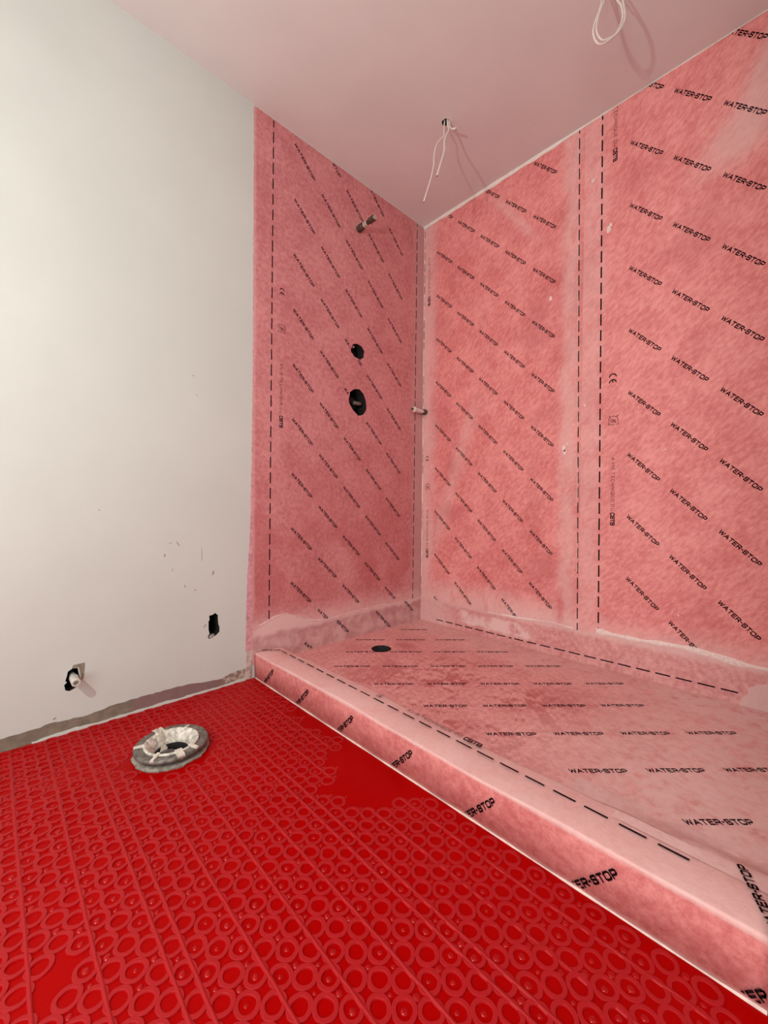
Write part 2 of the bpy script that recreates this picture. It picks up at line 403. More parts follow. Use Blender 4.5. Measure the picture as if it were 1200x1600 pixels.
def mat_R1():
    def pale(g):
        n = g.add(g.noise(8, 4), -.5); n2 = g.noise(22, 4, stretch=(1, 1, .35))
        yy = g.add(g.y, g.mul(n, .09)); zz = g.add(g.z, g.mul(n, .14))
        a = g.mul(g.band(yy, .735, .80, .03), .45)
        b = g.mul(g.sm(yy, 1.50, 1.60), .55)
        c = g.mul(g.sm(zz, .36, .20), .66)
        d = g.mul(g.band(g.add(g.y, g.mul(g.add(g.z, -2.15), -.75)), 1.02, 1.05, .035), g.mul(g.band(g.z, 2.02, 2.33, .07), .5))
        e = g.mul(g.band(g.add(g.y, g.mul(g.add(g.z, -.8), .35)), 1.40, 1.47, .05), g.mul(g.band(g.z, .45, 1.3, .12), .34))
        return g.mul(g.mx(g.mx(g.mx(a, b), c), g.mx(d, e)), g.sm(n2, .12, .55))
    def stain_and_light(g): return g.mul(g.sm(g.noise(4, 3), .5, .72), .42)
    return felt('felt_right', pale, None, lo=(0.70, 0.185, 0.185), hi=(0.93, 0.37, 0.355), stain_and_light=stain_and_light, rot=(-.75, 0, 0), stretch=(1, 1.45, .8))
def mat_R2():
    def pale(g):
        n = g.add(g.noise(7, 4), -.5); n2 = g.noise(18, 4, stretch=(1, .5, 1), rot=(.8, 0, 0))
        yy = g.add(g.y, g.mul(n, .06)); zz = g.add(g.z, g.mul(n, .1))
        a = g.mul(g.sm(yy, .60, .67), .32)
        c = g.mul(g.sm(zz, .30, .2), .5)
        q = g.add(g.add(g.y, g.mul(g.add(g.z, -2.2), .55)), g.mul(n, .16))
        d = g.mul(g.band(q, .02, .19, .06), g.mul(g.band(g.z, 1.95, 2.4, .08), .6))
        return g.mul(g.mx(g.mx(a, c), d), g.sm(n2, .1, .55))
    def stain_and_light(g): return g.mul(g.sm(g.noise(4, 3), .5, .75), .36)
    return felt('felt_right_near', pale, None, lo=(0.72, 0.20, 0.20), hi=(0.94, 0.385, 0.37), stain_and_light=stain_and_light, rot=(-.75, 0, 0), stretch=(1, 1.5, .75))

T = .0009
def sheet(name, M, poly, th, mat, off=0.0):
    bm = bmesh.new(); prism(bm, poly, M @ Matrix.Translation((0, 0, off)), th); return obj(name, bm, mat)
def edge(a0, b0, a1, b1, n=40, amp=.002):
    return [(a0+(a1-a0)*i/n+random.uniform(-amp, amp)*(b1 != b0), b0+(b1-b0)*i/n+random.uniform(-amp, amp)*(a1 != a0)) for i in range(n)]
LT = 2.396
sheetL = sheet('waterproof_sheet', ML, [(.800, .06), (XR-.002, .06), (XR-.002, LT), (.800, LT)], T, mat_L())
tag(sheetL, 'dark pink printed felt sheet on the wall with the shower pipe holes', 'waterproof sheet', 'waterproof sheets glued around the shower')
cut(sheetL, cs[2:]); drop(cs)
for k in range(5):
    for j in range(-2, 10):
        a, b = .994+.1475*k-.001*j, 2.358-.2465*j-.1475*k
        if 0 < b < 2.6:
            a2 = a
            cl = [(0, -1, -(LT-.004)), (0, 1, .19 + .02*math.sin(a*9)), (-1, 0, -1.80)]
            water_stop(sheetL, ML, a2, b, D45, .1510, T+.0003, cl, holes=((1.368, 1.528, .05, .042), (1.37, 1.267, .064, .07)))
dashes(sheetL, ML, .887, LT-.006, .877, .187, T+.0003, phase=-.02)
dashes(sheetL, ML, 1.815, LT-.006, 1.805, .186, T+.0003, phase=-.03)
dn = math.radians(-90)
ce_mark(sheetL, ML, .922, 1.688, dn, T+.0003)
emblem(sheetL, ML, .915, 1.53, dn, T+.0003)
approval(sheetL, ML, .924, 1.359, dn, T+.0003)
ce_mark(sheetL, ML, .917, .205, dn, T+.0003, half=True)

RT = 2.391
sheetR1 = sheet('waterproof_sheet', MR, [(-YL+.0015, .06), (-.66, .06)] + [(-.66, RT+.006)] + edge(-.68, RT+.004, -YL+.03, RT-.004, 60, .0025) + [(-YL+.0015, RT-.012)], T, mat_R1())
tag(sheetR1, 'bright pink printed felt sheet on the right wall next to the corner', 'waterproof sheet', 'waterproof sheets glued around the shower')
for k in range(6):
    for j in range(-4, 10):
        a, b = -(1.535-.1472*k-.0003*j), 2.213-.2503*j-.147*k
        if k < 5: water_stop(sheetR1, MR, a, b, D45, .1520, T+.0003, [(0, -1, -(RT-.003)), (0, 1, .185)])
dashes(sheetR1, MR, -1.628, RT-.02, -1.6345, .165, T+.0003, phase=-.01, wd=.0042)
dashes(sheetR1, MR, -.739, RT+.004, -.719, .168, T*2+.0003, phase=-.03, wd=.0042)
ce_mark(sheetR1, MR, -1.606, 1.032, dn, T+.0003)
emblem(sheetR1, MR, -1.608, .87, dn, T+.0003)
approval(sheetR1, MR, -1.597, .715, dn, T+.0003)
approval(sheetR1, MR, -1.600, 2.205, dn, T+.0003)

sheetR2 = sheet('waterproof_sheet', MR, [(-.715, .06), (-YN-.001, .06), (-YN-.001, 2.397)] + edge(-YN-.005, 2.397, -.705, 2.394, 40, .002) + [(-.715, 2.393)], T, mat_R2(), off=T)
tag(sheetR2, 'bright pink printed felt sheet on the right wall nearest the camera, overlapping its neighbour', 'waterproof sheet', 'waterproof sheets glued around the shower')
for k in range(4):
    for j in range(-3, 10):
        a, b = -(.535-.0014*j-.148*k), 2.215-.2521*j-.149*k
        water_stop(sheetR2, MR, a, b, math.radians(-45.5), .156, 2*T+.0003, [(0, -1, -2.395), (0, 1, .188), (-1, 0, YN+.004)])
dashes(sheetR2, MR, -.645, 2.393, -.632, .178, 2*T+.0003, phase=-.03, wd=.0058)
ce_mark(sheetR2, MR, -.603, 1.292, dn, 2*T+.0003, h=.026)
emblem(sheetR2, MR, -.603, 1.117, dn, 2*T+.0003, h=.036)
approval(sheetR2, MR, -.590, .944, dn, 2*T+.0003)
approval(sheetR2, MR, -.600, 2.455, dn, 2*T+.0003, clips1=.07)

# ------------------------------------------------------------------ shower base and floor sheet
pan = obj('shower_floor', box(CX1+.0015, XR-.0005, YN+.001, YL-.0005, 0, PZ-.001), screed)
tag(pan, 'raised screed base of the shower behind the low curb, covered by pink felt', 'shower floor')
def mat_F():
    def pale(g):
        n = g.add(g.noise(6, 4), -.5)
        a = g.mul(g.sm(g.add(g.y, g.mul(n, .35)), .75, .15), .75)
        b = g.mul(g.sm(g.add(g.x, g.mul(n, .2)), 1.50, 1.78), g.add(.5, g.mul(g.sm(g.y, .5, .2), .4)))
        c = g.mul(g.sm(g.add(g.x, g.mul(n, .1)), 1.05, .95), .35)
        return g.mul(g.mx(g.mx(a, b), c), g.sm(g.noise(30, 4), .2, .6))
    def stain_and_light(g):
        n = g.noise(28, 5, .7); m = g.noise(4.5, 3)
        r = g.mul(g.mul(g.band(g.x, .95, 1.5, .12), g.band(g.y, .55, 1.25, .2)), 1.0)
        r2 = g.mul(g.band(g.x, 1.42, 1.5, .03), g.band(g.y, 1.33, 1.42, .05))
        return g.mul(g.mx(g.mul(g.sm(g.add(n, g.mul(m, .5)), .74, .86), g.add(g.mul(r, .75), .25)), g.mul(r2, .7)), .8)
    return felt('felt_floor', pale, None, lo=(0.66, 0.24, 0.24), hi=(0.90, 0.45, 0.43), stain_and_light=stain_and_light)
fs = obj('waterproof_sheet', box(CX1+.0015, XR-.001, YN+.001, YL-.001, PZ-.001, PZ), mat_F())
tag(fs, 'stained pink printed felt sheet on the shower floor with the black drain hole', 'waterproof sheet', 'waterproof sheets glued around the shower')
DX, DY, DR = 1.345, 1.417, .0475
bm = bmesh.new(); lathe(bm, [(DR, .006), (DR, .1)], 32, Matrix.Translation((DX, DY, 0))); dc = obj('cutter', bm, dark)
cut(pan, [dc]); cut(fs, [dc]); drop([dc])
FA = math.radians(-43)
for j in range(-5, 9):
    for k in range(-3, 8):
        a, b = 1.051+.1505*k+.0062*j, 1.394-.1372*k-.2415*j
        if .93 < a < 1.79 and .1 < b < 1.62:
            if a > 1.66 or b < .15 and a < 1.0 or b < .1: continue
            water_stop(fs, MF, a, b, FA, .150, PZ+.0003, [(1, 0, .945), (-1, 0, -(XR-.05)), (0, 1, YN+.01), (0, -1, -(YL-.03))], H=.017, holes=((DX, DY, DR+.003, DR+.003),))
dr = empty('shower_drain', (DX, DY, .01))
tag(dr, 'round black drain in the pink shower floor', 'drain')
bm = bmesh.new(); ring_lathe(bm, [(.047, .0), (.047, .0435), (.043, .043), (.041, .012), (.0, .01), (.0, .0)][:4] + [(.041, .0)], 32); obj('cup', bm, dark, dr, True)
bm = bmesh.new(); lathe(bm, [(.0405, 0), (.0405, .004)], 32); st = obj('strainer', bm, plain('black_plastic', (.01, .01, .01), .25), dr)
bm = bmesh.new(); add_box(bm, -.03, .03, -.004, .004, .004, .014); obj('bar', bm, plain('black_plastic_bar', (.014, .014, .014), .3), st)

# ------------------------------------------------------------------ curb
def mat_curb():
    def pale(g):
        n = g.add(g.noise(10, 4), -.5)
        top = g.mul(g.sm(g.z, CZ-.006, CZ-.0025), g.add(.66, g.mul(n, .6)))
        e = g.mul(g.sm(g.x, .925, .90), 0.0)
        arris_highlight = g.mul(g.mul(g.sm(g.z, CZ-.012, CZ-.003), g.sm(g.x, CX0+.012, CX0+.004)), g.add(.2, g.mul(g.noise(14, 3), .8)))  # highlight along the front edge, put into the colour as a pale line
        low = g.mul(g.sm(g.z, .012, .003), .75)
        return g.mx(g.mx(top, e), g.mx(arris_highlight, low))
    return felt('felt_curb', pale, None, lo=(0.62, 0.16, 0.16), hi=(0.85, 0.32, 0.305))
prof = [(CX0, 0)] + [(CX0+.005-.005*math.cos(t)+.0, CZ-.005+.005*math.sin(t)) for t in [math.radians(d) for d in (0, 30, 60, 90)]] + \
       [(CX1-.006+.006*math.sin(t), CZ-.006+.006*math.cos(t)) for t in [math.radians(d) for d in (0, 45, 90)]] + [(CX1+.001, .02), (CX1+.001, 0)]
bm = bmesh.new(); rows = []; n = 90
for i in range(n+1):
    y = YN+.001+(YL-.0015-YN-.001)*i/n
    dz = .0022*math.sin(y*7.3)+.0012*math.sin(y*19+1); dx = .0015*math.sin(y*5.1+2)
    rows.append([bm.verts.new((x+dx*(z > .02), y, z+dz*(z > .05))) for x, z in prof])
for A, B in zip(rows[:-1], rows[1:]):
    for k in range(len(prof)): bm.faces.new((A[k], A[(k+1) % len(prof)], B[(k+1) % len(prof)], B[k]))
bm.faces.new(rows[0]); bm.faces.new(list(reversed(rows[-1]))); bmesh.ops.recalc_face_normals(bm, faces=bm.faces[:])
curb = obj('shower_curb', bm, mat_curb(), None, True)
for p_ in curb.data.polygons: p_.use_smooth = abs(p_.normal.y) < .9
tag(curb, 'low pink felt covered curb between the red floor and the shower', 'curb')
LC = .0022
for k in range(7):
    a, b = -(1.478-.2475*k), .0755
    L = .149; U = math.radians(45)
    water_stop(curb, MC, a-L*math.cos(U)+.004, b-L*math.sin(U)+.004, U, L, LC, [(0, 1, .010), (-1, 0, YN+.003)])
bm = bmesh.new(); rows = []
for i in range(161):
    y = YN+.002+(YL-.01-YN-.002)*i/160; q = .0028+.0012*math.sin(y*37)*math.sin(y*11+1)
    rows.append([bm.verts.new(p_) for p_ in ((CX0+.001, y, q*1.3), (CX0-q*.5, y, q*.8), (CX0-q*.7, y, .0003))])
for A, B in zip(rows[:-1], rows[1:]):
    for k in range(2): bm.faces.new((A[k], B[k], B[k+1], A[k+1]))
bmesh.ops.recalc_face_normals(bm, faces=bm.faces[:])
obj('sealant_line', bm, plain('cream_sealant', (0.80, 0.58, 0.53), .6, var=.12, scale=60), curb, True)
dashes(curb, MF, .900, 1.567, .890, .132, CZ+.0035, phase=.0, per=.0655, on=.047)
approval(curb, MF, .914, .850, dn, CZ+.0035, L1=.2, h1=.012)
emblem(curb, MF, .910, .985, dn, CZ+.0035, h=.02)
water_stop(curb, MF, .815, 1.655, math.radians(-40), .115, CZ+.0035, [(1, 0, .822), (0, -1, -(YL-.004))], H=.013)

# ------------------------------------------------------------------ upstands where wall meets floor
def mat_bandL():
    def pale(g): return g.mx(g.mul(g.sm(g.noise(16, 4), .35, .68), .5), g.mul(g.sm(g.add(g.z, g.mul(g.noise(12, 3), .06)), .185, .215), .75))
    def grey(g): return g.add(.30, g.mul(g.noise(12, 4), .3))
    return felt('felt_upstand_left', pale, grey, lo=(0.54, 0.21, 0.215), hi=(0.70, 0.36, 0.36))
upL = ragged_strip(ML, [(.802, .175), (.815, .195), (.847, .221), (.90, .238), (.955, .246), (.985, .24), (1.032, .218), (1.11, .182), (1.184, .174), (1.30, .181), (1.387, .186), (1.572, .19), (XR-.003, .19)],
                   [(.802, PZ), (XR-.003, PZ)], .0016, mat_bandL(), 'waterproof_strip', None, amp=.003)
tag(upL, 'greyish wrinkled felt strip along the foot of the wall with the pipe holes', 'waterproof strip')
for a, b, cl in ((1.214, .197, [(0, -1, -.166)]), (1.512, .165, []), (1.06, .095, [(0, 1, .06)]), (1.70, .225, [(0, -1, -.185)])):
    water_stop(upL, ML, a, b, D45, .15, .0021, cl + [(0, 1, .058)])
def wig(a): return .003*math.sin(a*31)+.002*math.sin(a*83+1)
def bead(M, pts, wmin, wmax, th, mat, name, parent, step=.01):
    tp, bt = [], []
    for (p, q) in zip(pts[:-1], pts[1:]):
        n = max(1, int((q[0]-p[0])/step))
        for i in range(n):
            t = i/n; a = p[0]+(q[0]-p[0])*t; b = p[1]+(q[1]-p[1])*t; ww = wmin+(wmax-wmin)*(.5+.5*math.sin(a*17+math.sin(a*41)))
            tp.append((a, b+ww/2)); bt.append((a, b-ww/2))
    bm = bmesh.new(); rows = []
    for (a, t), (_, b) in zip(tp, bt):
        rows.append([bm.verts.new(M @ V((a, b+(t-b)*u, th*h))) for u, h in ((0, 0), (.15, .55), (.5, 1), (.85, .55), (1, 0))])
    for A, B in zip(rows[:-1], rows[1:]):
        for k in range(4): bm.faces.new((A[k], B[k], B[k+1], A[k+1]))
    bmesh.ops.recalc_face_normals(bm, faces=bm.faces[:])
    return obj(name, bm, mat, parent, True)
bead(ML, [(.83, .213), (.9, .24), (.955, .25), (1.032, .222), (1.11, .187), (1.184, .178), (1.387, .19), (1.6, .192)], .004, .013, .003, plain('slurry_left', (0.80, 0.52, 0.51), .75, var=.12), 'cement_bead', upL)
def mat_bandR():
    def pale(g):
        n = g.add(g.noise(14, 4), -.5)
        a = g.mul(g.mul(g.band(g.add(g.y, g.mul(n, .1)), .92, 1.33, .02), g.band(g.add(g.z, g.mul(n, .06)), .098, .158, .01)), g.sm(g.noise(9, 3), .34, .5))
        b = g.mul(g.sm(g.add(g.y, g.mul(n, .1)), 1.35, 1.5), .45)
        return g.mx(g.mx(g.mul(a, .9), b), g.mul(g.sm(g.z, .165, .19), .55))
    return felt('felt_upstand_right', pale, None, lo=(0.62, 0.235, 0.235), hi=(0.82, 0.42, 0.41), stain_and_light=lambda g: g.mul(g.sm(g.noise(26, 5, .7), .56, .72), .45))
upR = ragged_strip(MR, [(-YL+.002, .188), (-1.28, .192), (-1.18, .186), (-1.03, .193), (-.84, .201), (-.725, .193), (-.6, .199), (-.47, .2), (-.35, .21), (-.27, .207), (-.18, .196), (-YN-.001, .195)],
                   [(-YL+.002, PZ-.01), (-YN-.001, PZ-.01)], .0016, mat_bandR(), 'waterproof_strip', None, amp=.002)
for v in upR.data.vertices: v.co.x -= 2*T
tag(upR, 'pink felt strip with a black dashed line along the foot of the right wall', 'waterproof strip')
dashes(upR, MR, -1.512, .078, -1.034, .082, .0016+2*T+.0003, per=.066, on=.049)
dashes(upR, MR, -1.02, .083, -.175, .095, .0016+2*T+.0003, per=.0665, on=.049)
bead(MR @ Matrix.Translation((0, 0, 2*T)), [(-1.17, .186), (-1.0, .19), (-.84, .203), (-.725, .195)], .004, .012, .003, slurry, 'cement_bead', upR)
bead(MR @ Matrix.Translation((0, 0, 2*T)), [(-.64, .206), (-.5, .203), (-.35, .212), (-.27, .208), (-.18, .196), (-YN-.004, .195)], .012, .028, .004, slurry, 'cement_bead', upR)

# sheet piece sloping from the curb into the shower at its near end
def sm01(v, a, b):
    t = min(1, max(0, (v-a)/(b-a))); return t*t*(3-2*t)
bm = bmesh.new(); NX, NY = 26, 24; grid = []
for i in range(NX+1):
    x = CX1-.03 + (1.07-CX1+.03)*i/NX; row = []
    for j in range(NY+1):
        y = YN+.0015 + (.40-YN)*j/NY
        h = (CZ+.0032-PZ-.001)*sm01(y, .33+.03*math.sin(x*24), .12)*sm01(x, 1.055, .935)
        if x < CX1+.004: h = max(h, CZ+.0032-PZ-.001 - .012*sm01(y, .25, .40))
        row.append(bm.verts.new((x, y, PZ+.0006+h+.0012*math.sin(x*60+y*45)*sm01(y, .4, .2)*(x > CX1+.01))))
    grid.append(row)
for i in range(NX):
    for j in range(NY): bm.faces.new((grid[i][j], grid[i+1][j], grid[i+1][j+1], grid[i][j+1]))
bmesh.ops.recalc_face_normals(bm, faces=bm.faces[:])
if sum(f.normal.z for f in bm.faces) < 0: bmesh.ops.reverse_faces(bm, faces=bm.faces[:])
ends = obj('corner_piece', bm, felt('felt_corner', lambda g: g.add(.42, g.mul(g.add(g.noise(9, 4), -.5), .8)), lambda g: .12, lo=(0.64, 0.30, 0.29), hi=(0.82, 0.50, 0.48)), None, True)
tag(ends, 'pale pink felt piece sloping from the curb end onto the shower floor, lettered upwards', 'waterproof piece')
water_stop(ends, MF, .826, .030, math.radians(24), .125, CZ+.006, [(0, 1, YN+.003)], H=.0145)

# pale slurry lines down the corner and down the sheet overlap
MV = frame((XR-T, 0, 0), (0, 0, 1), (0, 1, 0))
bead(MV, [(.19, 1.6335), (1.2, 1.6325), (2.375, 1.631)], .0008, .0065, .0025, slurry, 'cement_bead', sheetR1)
MV = frame((XR-2*T, 0, 0), (0, 0, 1), (0, 1, 0))
bead(MV, [(.45, .7235), (.9, .728), (1.6, .735), (2.38, .744)], .0002, .0026, .0012, slurry, 'cement_bead', sheetR1)

# rounded grey corner patch at the near end of the right wall
pl = [(-YN-.002, .0)] + [(-YN-.002, .148), (-.10, .147), (-.125, .140)] + [(-.150+.0*t, .118-.02*t) for t in range(2)] + [(-.166, .08), (-.172, .058), (-.168, .0)]
bm = bmesh.new(); prism(bm, pl, MR @ Matrix.Translation((0, .0, .0034)), .0014)
pa = obj('corner_patch', bm, felt('felt_patch', lambda g: .6, lambda g: .3, lo=(0.60, 0.32, 0.31), hi=(0.76, 0.48, 0.46)))
tag(pa, 'rounded greyish pink corner patch at the near foot of the right wall', 'corner patch')

# white joint filler along the top of the right wall
bm = bmesh.new(); rows = []
n = 150
for i in range(n+1):
    y = YN+.002 + (YL-.001-YN-.002)*i/n
    wz = .0145 if y > 1.0 else .0105*sm01(y, .55, 1.0)+.004
    wz = wz*(1+.12*math.sin(y*23)+.1*math.sin(y*61)) ; wx = min(wz*.45, .008)
    rows.append([bm.verts.new((XR-.0019, y, ZC-.0005)), bm.verts.new((XR-.0019-wx, y, ZC-.0005)), bm.verts.new((XR-.0035-wx*.5, y, ZC-wz*.6)), bm.verts.new((XR-.0019, y, ZC-wz))])
for A, B in zip(rows[:-1], rows[1:]):
    for k in range(4): bm.faces.new((A[k], B[k], B[(k+1) % 4], A[(k+1) % 4]))
bm.faces.new(rows[0]); bm.faces.new(list(reversed(rows[-1]))); bmesh.ops.recalc_face_normals(bm, faces=bm.faces[:])
o = obj('trim_1', bm, plain('cream_filler', (0.88, 0.82, 0.76), .7, var=.05)); o['kind'] = 'structure'

# pink tape edge and corner tape at the left end of the shower sheet
t1 = ragged_strip(frame((0, YL, 0), (0, 0, 1), (-1, 0, 0)) @ Matrix.Identity(4), [(.12, -.7705), (.168, -.772), (.3, -.7735), (.436, -.777), (.52, -.783), (.65, -.789), (.9, -.7935), (1.3, -.797), (2.39, -.797)],
                  [(.12, -.7995), (2.39, -.7995)], .0008, plain('pink_tape', (0.68, 0.33, 0.38), .55, var=.2, scale=60), 'edge_tape', None, amp=.0012)
tag(t1, 'narrow magenta pink tape down the left edge of the shower sheet', 'tape')
bm = bmesh.new()
prism(bm, [(.7725, .002), (.80, .002), (.80, .118), (.7725, .118)], ML, .0016)
prism(bm, [(.775, .002), (.7775, .002), (.7775, .112), (.775, .112)], ML @ Matrix.Translation((0, 0, .0016)), .0012)
prism(bm, [(.793, .03), (.7955, .03), (.7955, .114), (.793, .114)], ML @ Matrix.Translation((0, 0, .0016)), .0012)
ct = obj('corner_strip', bm, plain('grey_film', (0.58, 0.47, 0.43), .35, var=.3, scale=45))
tag(ct, 'short cloudy plastic strip standing at the left end of the curb', 'plastic strip')

# slurry specks on the right wall
bm = bmesh.new()
for y, z, s, lift in ((.79, 1.0, .016, T), (.785, .985, .012, T), (.775, 1.02, .008, T), (.615, 1.90, .014, 2*T), (.605, 1.915, .01, 2*T), (.68, 2.14, .009, 2*T), (.70, 1.18, .007, 2*T), (.35, .33, .004, 2*T), (.86, 1.70, .011, T), (.40, .96, .004, 2*T)):
    n = 9; prism(bm, [(s*math.cos(2*math.pi*i/n)*random.uniform(.35, .8), s*math.sin(2*math.pi*i/n)*random.uniform(.5, 1.2)) for i in range(n)], MR @ Matrix.Translation((-y, z, lift)), .001)
o = obj('cement_specks', bm, slurry, sheetR1); o['kind'] = 'stuff'

# ------------------------------------------------------------------ red studded floor mat
def mat_red(name, col, rough, bumpy=True, spec=.5):
    g = G(name); n = g.noise(160, 3); b = g.noise(3, 3)
    c = g.mix(g.sm(b, .3, .7), tuple(x*.92 for x in col), col)
    if bumpy: g.bump(g.noise(420, 2), .25, .0012)
    return g.out(c, rough, 0, spec)
red = mat_red('red_membrane_film', (0.43, 0.0003, 0.0005), .25, spec=.05)
red_ring = mat_red('red_membrane_ridge', (0.45, 0.009, 0.0125), .5, spec=.25)
red_flood = mat_red('red_membrane_bubble', (0.43, 0.001, 0.002), .14, False, spec=.35)
mat_ = obj('floor_mat', box(-1.49, CX0-.0015, -.99, YL-.001, -.0014, 0), red)
tag(mat_, 'glossy red studded membrane mat over the whole bathroom floor', 'floor mat')
FX, FY = .3885, 1.309
bm = bmesh.new(); lathe(bm, [(.0635, -.1), (.0635, .02)], 32, Matrix.Translation((FX, FY, 0))); dc = obj('cutter', bm, dark)
cut(mat_, [dc]); cut(bpy.data.objects['floor'], [dc]); drop([dc])
def fade(x, y):
    """1 = full relief, 0 = drowned in red coating"""
    def inside(px, py, poly):
        c = False
        for (ax, ay), (bx, by) in zip(poly, poly[1:]+poly[:1]):
            if (ay > py) != (by > py) and px < (bx-ax)*(py-ay)/(by-ay)+ax: c = not c
        return c
    wob = .02*math.sin(x*40+y*17)+.015*math.sin(y*61)
    big = [(.90, 1.43), (.90, .60), (.80, .60), (.735, .655), (.63, .775), (.615, .85), (.655, .955), (.71, .95), (.76, 1.05), (.735, 1.15), (.78, 1.3)]
    hits = sum(inside(x+wob+.034*math.cos(q*.785), y+wob*.4+.034*math.sin(q*.785), big) for q in range(8))
    if hits >= 6: return 0
    f_ = 1.0-hits*.13
    if y > 1.38 and x > .45: f_ = min(f_, .45)
    d = math.hypot(x-FX, y-FY)
    if d < .2: f_ = min(f_, .5)
    if .40 < x < .66 and .98 < y < 1.4: f_ = min(f_, .62)
    if math.hypot((x-.17), (y-1.36)) < .07: f_ = .35
    if math.hypot((x-.075), (y-.80)) < .032: f_ = 0
    if x > .66 and y < .55: f_ = min(f_, .55+.25*math.sin(x*90)*math.sin(y*80))
    return f_
PX, PYs = .0270, .0540
HR = .0028
def ring_mesh(v):
    rnd = random.Random(100+v); bm = bmesh.new(); seg = 22
    ph, am = rnd.uniform(0, 6), rnd.uniform(.015, .05); ph2 = rnd.uniform(0, 6)
    jit = lambda k, i: am*math.sin(2*(2*math.pi*i/seg)+ph)+.014*math.sin(5*(2*math.pi*i/seg)+ph)+(.035*math.sin(3*(2*math.pi*i/seg)+ph2) if k >= 3 else 0)
    ring_lathe(bm, [(.0200, 0), (.0197, HR*.9), (.0190, HR), (.0135, HR), (.0127, HR*.88), (.0122, 0)], seg, jit=jit)
    bmesh.ops.recalc_face_normals(bm, faces=bm.faces[:])
    me = bpy.data.meshes.new('stud_ring'); bm.to_mesh(me); bm.free(); me.materials.append(red_ring)
    return me
RM = [ring_mesh(v) for v in range(8)]
rings = []
Fv, Cv = F, V((0, 0, CAM_Z))
for i in range(-32, 18):
    for j in range(-12, 40):
        x = .3241 + PX*i; y = .6153 + PYs*j + (PYs/2 if i % 2 else 0) - PYs
        x += random.uniform(-.0007, .0007); y += random.uniform(-.0007, .0007)
        if not (-.55 < x < CX0-.013 and .05 < y < YL-.02): continue
        if math.hypot(x-FX, y-FY) < .125: continue
        fz = fade(x, y)
        if fz < .1: continue
        fz *= random.choice((1, 1, 1, .9, .8, .65))
        d = V((x, y, 0))-Cv; dep = d.dot(Fv); vis = False
        if dep > .1:
            u = 600+f_px*d.dot(R1)/dep; vv = 800-f_px*d.dot(U1)/dep
            vis = -15 < u < 1215 and vv < 1615
        rings.append((dep if vis else 99, x, y, fz))
rings.sort()
for (dep, x, y, fz) in rings[:300]:
    o = bpy.data.objects.new('stud_ring', random.choice(RM)); C.objects.link(o); o.parent = mat_
    o.location = (x, y, -HR*(1-fz)*.8+random.uniform(-.0004, .0003)); o.rotation_euler = (0, 0, random.uniform(0, 6.28))
vs, fs_ = [], []
for (dep, x, y, fz) in rings[300:]:
    me = random.choice(RM); b0 = len(vs); ca, sa = (lambda t: (math.cos(t), math.sin(t)))(random.uniform(0, 6.28)); dz = -HR*(1-fz)*.8+random.uniform(-.0004, .0003)
    vs += [(x+v.co.x*ca-v.co.y*sa, y+v.co.x*sa+v.co.y*ca, v.co.z+dz) for v in me.vertices]
    fs_ += [tuple(k+b0 for k in p_.vertices) for p_ in me.polygons]
o = obj('far_stud_rings', (vs, fs_), red_ring, mat_); o['kind'] = 'stuff'
# straight ridges between the columns of rings
for i in range(-26, 17):
    if (i % 13) not in (0, 3, 6, 7, 10): continue
    x = .3915 + PX*i; segs = []; y = .05; st = None
    if x > CX0-.02 or x < -.5: continue
    bm = bmesh.new(); runs = []; prev = None
    while y < YL-.006:
        fz = fade(x, y); hole = math.hypot(x-FX, y-FY) < .112
        on = fz > .1 and not hole
        if on:
            h = HR*1.22*(1-(1-fz)*.8); ww = .0029+.0003*math.sin(y*130+i); xx = x+.0008*math.sin(y*9+i)+.0003*math.sin(y*70)
            r = [bm.verts.new((xx+a, y, zz)) for a, zz in ((-ww*1.25, 0), (-ww*.7, h), (ww*.7, h), (ww*1.25, 0))]
            if prev:
                for k in range(3): bm.faces.new((prev[k], r[k], r[k+1], prev[k+1]))
            prev = r
        else: prev = None
        if not on and len(bm.verts) > 4: runs.append(bm); bm = bmesh.new()
        y += .012
    runs.append(bm)
    for bm in runs:
      if not bm.faces: bm.free(); continue
      bmesh.ops.recalc_face_normals(bm, faces=bm.faces[:])
      if sum(f.normal.z for f in bm.faces) < 0: bmesh.ops.reverse_faces(bm, faces=bm.faces[:])
      obj('ridge_line', bm, red_ring, mat_, True)
# bubbles of coating in the hollows
vs, fs_ = [], []
for (dep, x, y, fz) in rings:
    for (bx, by, pr) in ((x, y, .5), (x+PX, y, .45)):
        if random.random() > pr or dep > 90: continue
        r = random.uniform(.0035, .0065); h = r*.33; b0 = len(vs); ox, oy = random.uniform(-.002, .002), random.uniform(-.002, .002)
        if bx > CX0-.012: continue
        vs.append((bx+ox, by+oy, h))
        for kk, (rr, hh) in enumerate(((.55, .82), (.85, .45), (1, 0))):
            vs += [(bx+ox+r*rr*math.cos(a*math.pi/5), by+oy+r*rr*math.sin(a*math.pi/5), h*hh) for a in range(10)]
        fs_ += [(b0, b0+1+a, b0+1+(a+1) % 10) for a in range(10)]
        for kk in range(2): fs_ += [(b0+1+10*kk+a, b0+11+10*kk+a, b0+11+10*kk+(a+1) % 10, b0+1+10*kk+(a+1) % 10) for a in range(10)]
o = obj('coating_bubbles', (vs, fs_), red_flood, mat_, True); o['kind'] = 'stuff'

